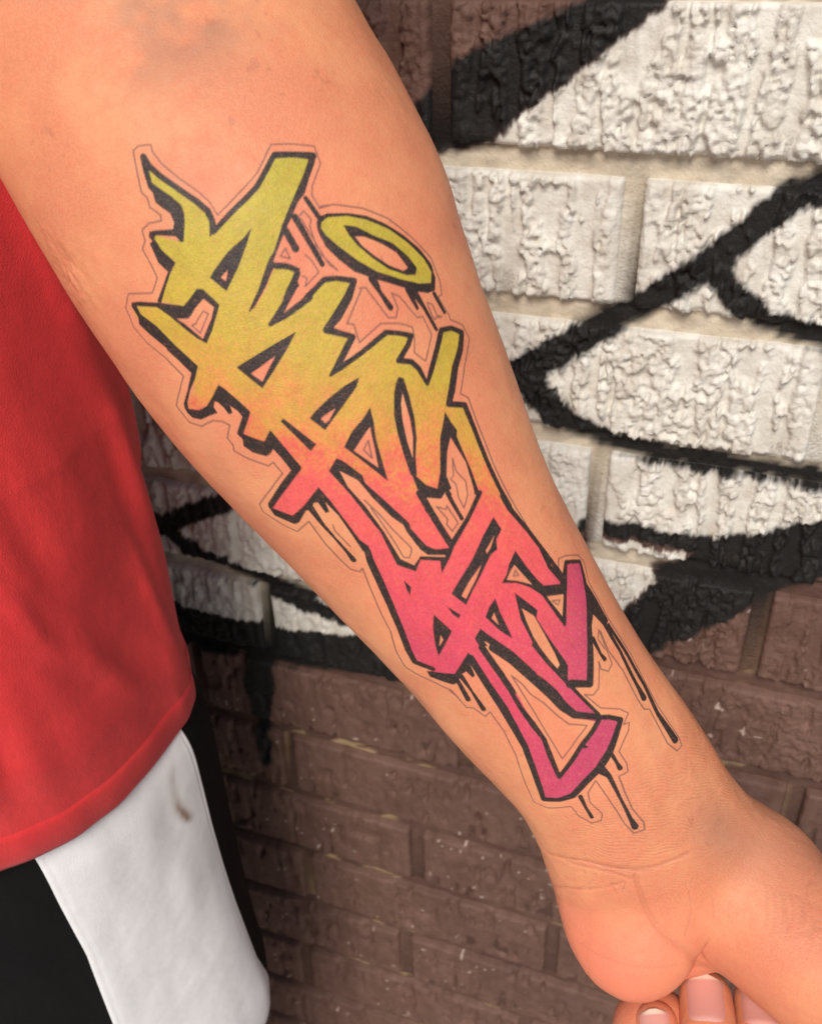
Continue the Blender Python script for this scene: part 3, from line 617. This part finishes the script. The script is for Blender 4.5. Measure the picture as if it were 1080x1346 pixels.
alpha = np.where(lab == 2, .90-.16*sstep(.6, .85, vnoise(colsx/5, rows/5, 18)), 0).astype(np.float32)
bk = lab == 1
ink[bk] = (.010, .0135, .0155); alpha[bk] = (.97-.06*sstep(.6, .9, vnoise(colsx/6, rows/6, 19)))[bk]
th = (thin == 1) & (lab == 0)
ink[th] = (.12, .062, .062); alpha[th] = .80
prem = np.concatenate([ink*alpha[..., None], alpha[..., None]], -1)
prem = blur(prem, 1)
del rows, colsx, gx, gy, T_, g, mg, ink
crease = blur(blur(crease, 5), 5); hairl = blur(hairl, 2)
halo = blur(blur((lab > 0).astype(np.float32)[::4, ::4], 28), 28)

# ---- arm and hand surface
S0 = DATA['s0']
s_all = np.concatenate([np.arange(0, SK[4], .003), np.arange(SK[4], S0+.02, .0008), np.arange(S0+.02, SK[14]-.034, .00035), np.arange(SK[14]-.034, SK[14]+.026, .00023), np.arange(SK[14]+.026, S_MAX-.0006, .0006), [S_MAX-.0002]])
phi = np.concatenate([np.linspace(-.32, .45, 60)[:-1], np.linspace(.45, 2.68, 440)[:-1], np.linspace(2.68, math.pi+.32, 62), np.linspace(math.pi+.32, 2*math.pi-.32, 40)[1:-1]])
P = arm_surface(s_all, phi)
def normals(P, wrap=True):
    du = np.gradient(P, axis=0)
    dv = (np.roll(P, -1, 1)-np.roll(P, 1, 1))
    n = np.cross(du, dv); return n/np.maximum(np.linalg.norm(n, axis=-1, keepdims=True), 1e-12)
N = normals(P)
cen = P.mean(1, keepdims=True)
if ((P-cen)*N).sum(-1).mean() < 0: N = -N
Sg = np.broadcast_to(s_all[:, None], P.shape[:2]); Pg = np.broadcast_to(phi[None, :], P.shape[:2])
shx = (math.pi/2-Pg)/0.002+900; shy = (Sg-S0)*1e4
arcx = (math.pi/2-Pg)*.045                      # metres round the arm, roughly
inside = (shx > 0) & (shx < SW) & (shy > 0) & (shy < SH)
cr = np.where(inside, lookup(crease, shx, shy), 0); hl = np.where(inside, lookup(hairl, shx, shy), 0)
hal = np.where(inside, lookup(halo, shx/4, shy/4), 0)
WR = float(SK[14])                               # wrist
wz = sstep(WR-.030, WR-.004, Sg)*(1-sstep(WR+.010, WR+.022, Sg))
wzr = sstep(WR-.012, WR+.01, Sg)*(1-sstep(WR+.026, WR+.04, Sg))*sstep(.0, .02, arcx+.02)
wy = Sg-.42*arcx+(fbm(arcx*70, Sg*110, 91)-.5)*.0035
wr = np.abs((wy*900+(fbm(arcx*170, Sg*300, 95)-.5)*1.1) % 1-.5)*2
wrk = sstep(.62, 1.0, wr)*sstep(.28, .50, fbm(arcx*110, Sg*620, 97))
fine = sstep(.60, .95, np.abs(((Sg-.42*arcx+(fbm(arcx*90, Sg*120, 99)-.5)*.0030)*1500) % 1-.5)*2)*sstep(.35, .6, fbm(arcx*120, Sg*420, 101))
ten = np.exp(-((arcx-.004)/.0045)**2)*sstep(WR-.07, WR-.01, Sg)*(1-sstep(WR-.004, WR+.014, Sg))*.0009   # tendon
disp = ten-.00055*cr-.00020*hl-.00019*wrk*np.maximum(wz, .75*wzr)-.00005*fine*sstep(WR-.09, WR-.02, Sg)*(1-sstep(WR+.03, WR+.05, Sg))
disp = disp+(fbm(arcx*28, Sg*22, 103)-.5)*.0022+(fbm(arcx*110, Sg*90, 105)-.5)*.00035
# hollow of the elbow with its folds
EL = float(SK[5])+.006
hol = np.exp(-((Sg-EL+.004)/.017)**2-((arcx-.006-.006*(fbm(arcx*60, Sg*60, 123)-.5))/.017)**2)
disp = disp-.0030*hol-.00022*hol*sstep(.55, .9, np.abs(((Sg+arcx*.5)*190+(fbm(arcx*80, Sg*80, 107)-.5)*2) % 1-.5)*2)
scar = np.exp(-((Sg-EL-.036)/.012)**2-((arcx+.050)/.010)**2)
disp = disp+scar*(fbm(arcx*300, Sg*220, 109)-.5)*.0016
taper = 1-sstep(S_END+.018, S_MAX, Sg)
P = P+N*(disp*taper)[..., None]
pk = np.where(inside[..., None], lookup(prem, shx, shy), 0)
al = pk[..., 3:]; inkv = np.concatenate([np.where(al > 1e-3, pk[..., :3]/np.maximum(al, 1e-3), .03), al], -1)
flush = sstep(WR-.004, WR+.050, Sg)*(.22+.60*sstep(.020, -.035, arcx))*(.7+.6*(fbm(arcx*60, Sg*60, 111)-.3))
flush = np.clip(flush, 0, .85)+.60*hal*sstep(.30, .66, fbm(arcx*75, Sg*75, 121))+.14*np.exp(-((Sg-EL-.07)/.05)**2)
vein_shade = .95*hol*sstep(.25, .70, fbm(arcx*95, Sg*80, 113))+.42*np.exp(-((Sg-WR-.016)/.013)**2-((arcx-.026)/.013)**2)+.36*sstep(WR+.004, WR+.035, Sg)*sstep(.002, .04, arcx)  # first term colours in the shadow of the elbow hollow, the rest skin tone
vein_shade = np.clip(vein_shade+.10*sstep(.62, .75, fbm(arcx*30+Sg*14, Sg*9, 115))*(Sg < WR), 0, .8)
spots = sstep(.88, .93, vnoise(arcx*520, Sg*520, 117))*sstep(.62, .75, vnoise(arcx*60, Sg*60, 119))*.30
dark = np.clip(.16*cr+.42*hl+.42*wrk*np.maximum(wz, .8*wzr)+.15*fine*sstep(WR-.06, WR-.01, Sg)*(1-sstep(WR+.02, WR+.04, Sg))+spots, 0, 1)
tone = np.stack([flush, vein_shade, dark, np.ones_like(dark)], -1)
nS, nP = P.shape[:2]
VV = [P.reshape(-1, 3)]; FF = [grid_faces(nS, nP, True)]; II = [inkv.reshape(-1, 4)]; TT = [tone.reshape(-1, 4)]
base = nS*nP
def tube(chain, n=28, m=20, tipround=True, flush=.35, flat=1.0):
    """round finger or limb along a chain of (x,y,z,r), first point the tip centre"""
    global base
    ch = np.array(chain, float); sk = np.concatenate([[0], np.cumsum(np.linalg.norm(np.diff(ch[:, :3], axis=0), axis=1))])
    L = sk[-1]; r0 = ch[0, 3]
    cap = r0*(1-np.cos(np.linspace(0.02, math.pi/2, 9))) if tipround else np.array([])
    ss = np.linspace(0, L, n)
    c = cubic(sk, ch[:, :3], ss); r = cubic(sk, ch[:, 3], ss)
    t = unit(np.gradient(c, axis=0))
    if tipround:
        d0 = -t[0]; c = np.concatenate([c[0]+d0*(r0-cap)[:-1, None], c]); r = np.concatenate([r0*np.sin(np.linspace(.02, math.pi/2, 9))[:-1], r]); t = np.concatenate([np.repeat(t[:1], 8, 0), t])
    ref = np.array(DATA['hand_front']); x = unit(np.cross(t, ref)); y = unit(np.cross(x, t))
    th = np.linspace(0, 2*math.pi, m, endpoint=False)
    Q = c[:, None, :]+(x[:, None, :]*np.cos(th)[None, :, None]+y[:, None, :]*np.sin(th)[None, :, None]*flat)*r[:, None, None]
    VV.append(Q.reshape(-1, 3)); FF.append(grid_faces(len(c), m, True, base)); k = len(c)*m
    II.append(np.zeros((k, 4))); tq = np.zeros((k, 4)); tq[:, 0] = flush; tq[:, 3] = 1; TT.append(tq); base += k
    return c, r, t, x, y
nails = []
for fch in DATA['fingers']:
    nails.append(tube(fch, 60, 36, True, .30, .92))
tube(DATA['heel'], 30, 32, True, .4)
# thumb beyond the heel of the hand, and the legs down to the shoes
th0 = np.array(ARM['pads'][2]['c']); tdir = np.array(ARM['pads'][2]['ax'][0])
tube([tuple(th0+tdir*.066+np.array((-.012, -.012, -.012)))+(.0098,), tuple(th0+tdir*.055+np.array((-.005, -.006, -.006)))+(.0112,), tuple(th0+tdir*.036)+(.0132,), tuple(th0+tdir*.015)+(.0175,), tuple(th0-tdir*.02)+(.020,)], 40, 24)
for lx in (-.355, -.515):
    tube([(lx, .25, .03, .036), (lx, .262, .10, .040), (lx, .272, .25, .052), (lx, .275, .36, .056), (lx, .275, .46, .058), (lx, .282, .60, .072), (lx, .285, .80, .082)], 40, 28, False, .05)
body = add('body', fast_mesh('body', np.concatenate(VV), np.concatenate(FF), True, {'ink': np.concatenate(II), 'tone': np.concatenate(TT)}), M_SKIN, person)
del VV, FF, II, TT, P, N

# ---- nails
def make_nail():
    m, n, l, b = node_mat('nail', .28, .5)
    a = attr(n, 'paint'); l.new(a.outputs['Color'], b.inputs['Base Color'])
    b.inputs['Subsurface Weight'].default_value = .15; b.inputs['Subsurface Scale'].default_value = .001; b.inputs['Subsurface Radius'].default_value = (1, .4, .25)
    return m
M_NAIL = make_nail()
for (c, r, t, x, y), wd in zip(nails, (.0056, .0069, .0067, .0064)):
    i0 = 8; nu, nv = 26, 17
    R0 = r[i0]; ck, rk, tk, xk, yk = c[i0:], r[i0:], t[i0:], x[i0:], y[i0:]
    sk = np.concatenate([[0], np.cumsum(np.linalg.norm(np.diff(ck, axis=0), axis=1))])
    u1 = np.linspace(-.0135, R0*.52, nu); u = u1[:, None]; v = np.linspace(-1, 1, nv)[None, :]
    at = lambda A: np.stack([np.interp(np.maximum(-u1, 0), sk, A[:, i]) for i in range(3)], -1)
    cc, xx, yy, ax = at(ck), at(xk), at(yk), -at(tk)
    cc = cc+ax*np.maximum(u1, 0)[:, None]
    rr = np.interp(np.maximum(-u1, 0), sk, rk)*np.sqrt(np.clip(1-.42*(np.maximum(u1, 0)/R0)**2, .2, 1))
    rr = rr[:, None]
    wv = wd*np.sqrt(np.clip(1-np.clip((u-R0*.16)/(R0*.37), 0, 1)**2.6, .10, 1))*np.sqrt(np.clip(1-np.clip((-.0088-u)/.0050, 0, 1)**2.5, .12, 1))
    X = wv*v
    ht = np.sqrt(np.maximum(rr**2-X**2, 0))*.92+.00045
    ht = ht-.0009*(np.abs(v)**6)-.0010*np.clip((-.0115-u)/.0022, 0, 1)
    Q = cc[:, None, :]+xx[:, None, :]*X[..., None]+yy[:, None, :]*ht[..., None]
    tipw = sstep(R0*.26, R0*.34, u+0*v-.0006*v*v)[..., None]; lun = sstep(-.0100, -.0122, u+.0012*v*v)[..., None]*.35
    cn = np.array((.60, .275, .225))*(1-tipw)+np.array((.72, .54, .42))*tipw; cn = cn*(1-lun)+np.array((.68, .40, .34))*lun
    cn = np.concatenate([cn*np.ones((nu, nv, 1)), np.ones((nu, nv, 1))], -1)
    add('fingernail', fast_mesh('fingernail', Q, grid_faces(nu, nv), True, {'paint': cn.reshape(-1, 4)}), M_NAIL, person)

# ---- shirt
CX, CY = -.43, .285
prof = np.array(DATA['cloth']['shirt'])[::-1]    # rising z last
prof = prof[np.argsort(prof[:, 0])]
HEM_Z = .878
def shirt_ring(z, th, puff=0.0):
    """z (n,1), th (1,m)"""
    rx = np.interp(z, np.r_[HEM_Z, prof[1:, 0], 1.12, 1.22, 1.36, 1.47, 1.53], np.r_[prof[0, 1]-.001, prof[1:, 1], .172, .150, .150, .150, .085])+puff
    f = np.interp(z, [HEM_Z, 1.36, 1.47, 1.53], [1, 1.0, .85, .55])
    c, s = np.cos(th), np.sin(th)
    ry = np.where(s > 0, .108, .138)*f+puff
    pw = np.where(s > 0, 1.0, .74)
    x = CX+rx*np.sign(c)*np.abs(c)**np.where(s > 0, 1.0, .80); y = CY+ry*np.sign(s)*np.abs(s)**pw
    # soft folds running down and across, deeper toward the hem
    fold = (fbm(th*3.0+z*3.5, z*4.5, 131)-.5)*.026+np.sin(th*9+z*11+2*fbm(th*1.5, z*3, 133))*.0022*sstep(1.15, .90, z)
    dia = np.abs((th*1.15+z*4.2+.35*fbm(th*3, z*6, 137)) % 1.0-.5)*2
    fold = fold+.0018*sstep(.80, 1.0, dia)*sstep(1.2, 1.05, z)
    ln = th+.62+(z-.95)*1.3+.10*np.sin(z*16)
    fold = fold+.0050*np.exp(-(ln/.10)**2)*sstep(.90, .97, z)*sstep(1.22, 1.12, z)-.0045*np.exp(-((ln-.13)/.06)**2)*sstep(.90, .97, z)*sstep(1.22, 1.12, z)
    fold = fold*(.35+.65*sstep(HEM_Z, HEM_Z+.06, z))
    dn = np.hypot(x-CX, y-CY)
    return x+(x-CX)/dn*fold, y+(y-CY)/dn*fold
def ring_mesh(name, zs, th, fn, lift=0.0):
    z = zs[:, None]*np.ones((1, len(th))); t = np.ones((len(zs), 1))*th[None, :]
    x, y = fn(z, t, lift)
    return np.stack([x, y, z], -1)
ths = np.linspace(-math.pi, math.pi, 300, endpoint=False)
Q = ring_mesh('shirt', np.concatenate([np.linspace(HEM_Z+.0225, 1.12, 190), np.linspace(1.13, 1.53, 50)]), ths, shirt_ring)
SV = [Q.reshape(-1, 3)]; SF = [grid_faces(Q.shape[0], len(ths), True)]; kb = Q.shape[0]*len(ths)
# sleeve round the upper arm, well above the elbow
A4 = AX[:4]; slv = []
for q in np.linspace(0, 1, 26):
    c0 = A4[0]*(1-q)+np.array(A4[2])*q*1.0; c0 = cubic(SK[:4], A4, np.array([q*SK[2]*.95]))[0]
    c0 = c0+(np.array((CX+.10, CY, 1.50))-c0)*(1-q)**3*.5
    rr = .074+.006*(1-q); th2 = np.linspace(0, 2*math.pi, 48, endpoint=False)
    e1 = np.array((.93, .25, -.25))*1.0; e2 = np.array((-.25, .97, 0))
    slv.append(c0+np.cos(th2)[:, None]*e1*rr+np.sin(th2)[:, None]*e2*rr)
slv = np.array(slv); SV.append(slv.reshape(-1, 3)); SF.append(grid_faces(26, 48, True, kb))
shirt = add('shirt', fast_mesh('shirt', np.concatenate(SV), np.concatenate(SF), True), M_SHIRT, person)
zh = np.r_[HEM_Z+.003, HEM_Z, HEM_Z, HEM_Z+.004, HEM_Z+.012, HEM_Z+.019, HEM_Z+.0225, HEM_Z+.0235]
lf = np.r_[-.004, -.003, -.0005, .0012, .0014, .0012, .0002, -.0012]
Q = np.stack([ring_mesh('h', np.array([z]), ths, shirt_ring, p_)[0] for z, p_ in zip(zh, lf)])
add('hem_band', fast_mesh('hem_band', Q, grid_faces(len(zh), len(ths), True), True), M_HEM, shirt)

# ---- shorts
leg = np.array(DATA['cloth']['leg']); leg = leg[np.argsort(leg[:, 0])]
LX, LY = DATA['cloth']['leg_c']
ZB, ZT = .46, .955
LEGZ = np.linspace(ZB, ZT, 200)
LEGR = np.interp(LEGZ, np.r_[ZB, .50, leg[:-1, 0], .884, .90, ZT], np.r_[.110, .112, leg[:-1, 1], .129, .112, .09])
LEGR = np.convolve(np.pad(LEGR, 7, mode='edge'), np.ones(15)/15, 'valid')
def leg_ring(z, th, lift=0.0):
    rx = np.interp(z, LEGZ, LEGR)
    rx = rx+lift; ry = np.minimum(rx, .125)*np.where(np.sin(th) > 0, .68, 1.0)
    fold = (fbm(th*2.2+3, z*5, 141)-.5)*.020+np.sin(th*7+z*20+3*fbm(th*2, z*4, 143))*.0026
    fold = fold*(.4+.6*sstep(ZB, ZB+.05, z))
    c, s = np.cos(th), np.sin(th)
    return LX+(rx+fold*.5)*c, LY+(ry+fold*.5)*s
thl = np.linspace(-math.pi, math.pi, 180, endpoint=False)
zl = np.linspace(ZB, ZT, 150)
Ql = ring_mesh('leg', zl, thl, leg_ring)
Qr = Ql.copy(); Qr[..., 0] = 2*(CX-.005)-Qr[..., 0]; Qr = Qr[:, ::-1]
shorts = add('shorts', fast_mesh('shorts', np.concatenate([Ql.reshape(-1, 3), Qr.reshape(-1, 3)]), np.concatenate([grid_faces(150, 180, True), grid_faces(150, 180, True, 150*180)]), True), M_BLACK, person)
pl = np.array(DATA['cloth']['panel_l'])[::-1]; pr = np.array(DATA['cloth']['panel_r'])[::-1]
zp = np.linspace(ZB+.002, ZT-.004, 170); q = np.linspace(0, 1, 90)
ta = np.interp(zp, pl[:, 0], pl[:, 1]); tb = np.interp(zp, np.r_[.46, .56, .60, .625, .65, pr[:, 0]], np.r_[.42, .42, .38, .32, .22, pr[:, 1]])
tg = ta[:, None]+(tb-ta)[:, None]*q[None, :]
zg = zp[:, None]*np.ones((1, 90))
edge = np.minimum(q, 1-q)[None, :]*(tb-ta)[:, None]*.14
lift = .0014*sstep(0, .0016, edge)-.0005-.0005*np.exp(-((edge-.0042)/.0008)**2)
x, y = leg_ring(zg, tg, lift)
# a brown smear on the panel
sz, st = .848, -.125
dz = (zg-sz)/.022; dt = (tg-st)*.13/.0038-1.5*dz*dz+.4*dz
stain = (np.exp(-dt**2*1.6)*sstep(1.1, .8, np.abs(dz))*(.35+.65*sstep(.3, -.6, dz)))*.95
stain = stain*(.7+.7*fbm(zg*240, tg*60, 145))
stc = np.repeat(np.clip(stain, 0, 1)[..., None], 4, -1); stc[..., 3] = 1
add('side_panel', fast_mesh('side_panel', np.stack([x, y, zg], -1), grid_faces(170, 90), True, {'stain': stc.reshape(-1, 4)}), M_WHITE, shorts, label='white side panel of the black shorts with a small brown smear')

# ---- shoes, standing on the pavement
for lx in (-.355, -.515):
    u = np.linspace(0, 1, 30)[:, None]; th = np.linspace(0, 2*math.pi, 28, endpoint=False)[None, :]
    yy = .345-.29*u; wd = .048*np.sqrt(np.clip(1-((u-.52)/.53)**4, 0, 1))*(.82+.25*np.sin(u*2.6)); top = np.interp(u, [0, .06, .3, .45, .8, 1], [.03, .10, .10, .075, .05, .02])
    xx = lx+wd*np.cos(th); zz_ = np.where(np.sin(th) > 0, .02+top*np.sin(th), .02+.02*np.sin(th))
    Q = np.stack([xx, yy*np.ones_like(th), zz_], -1)
    add('shoe', fast_mesh('shoe', Q, grid_faces(30, 28, True), True), M_BLACK, person)
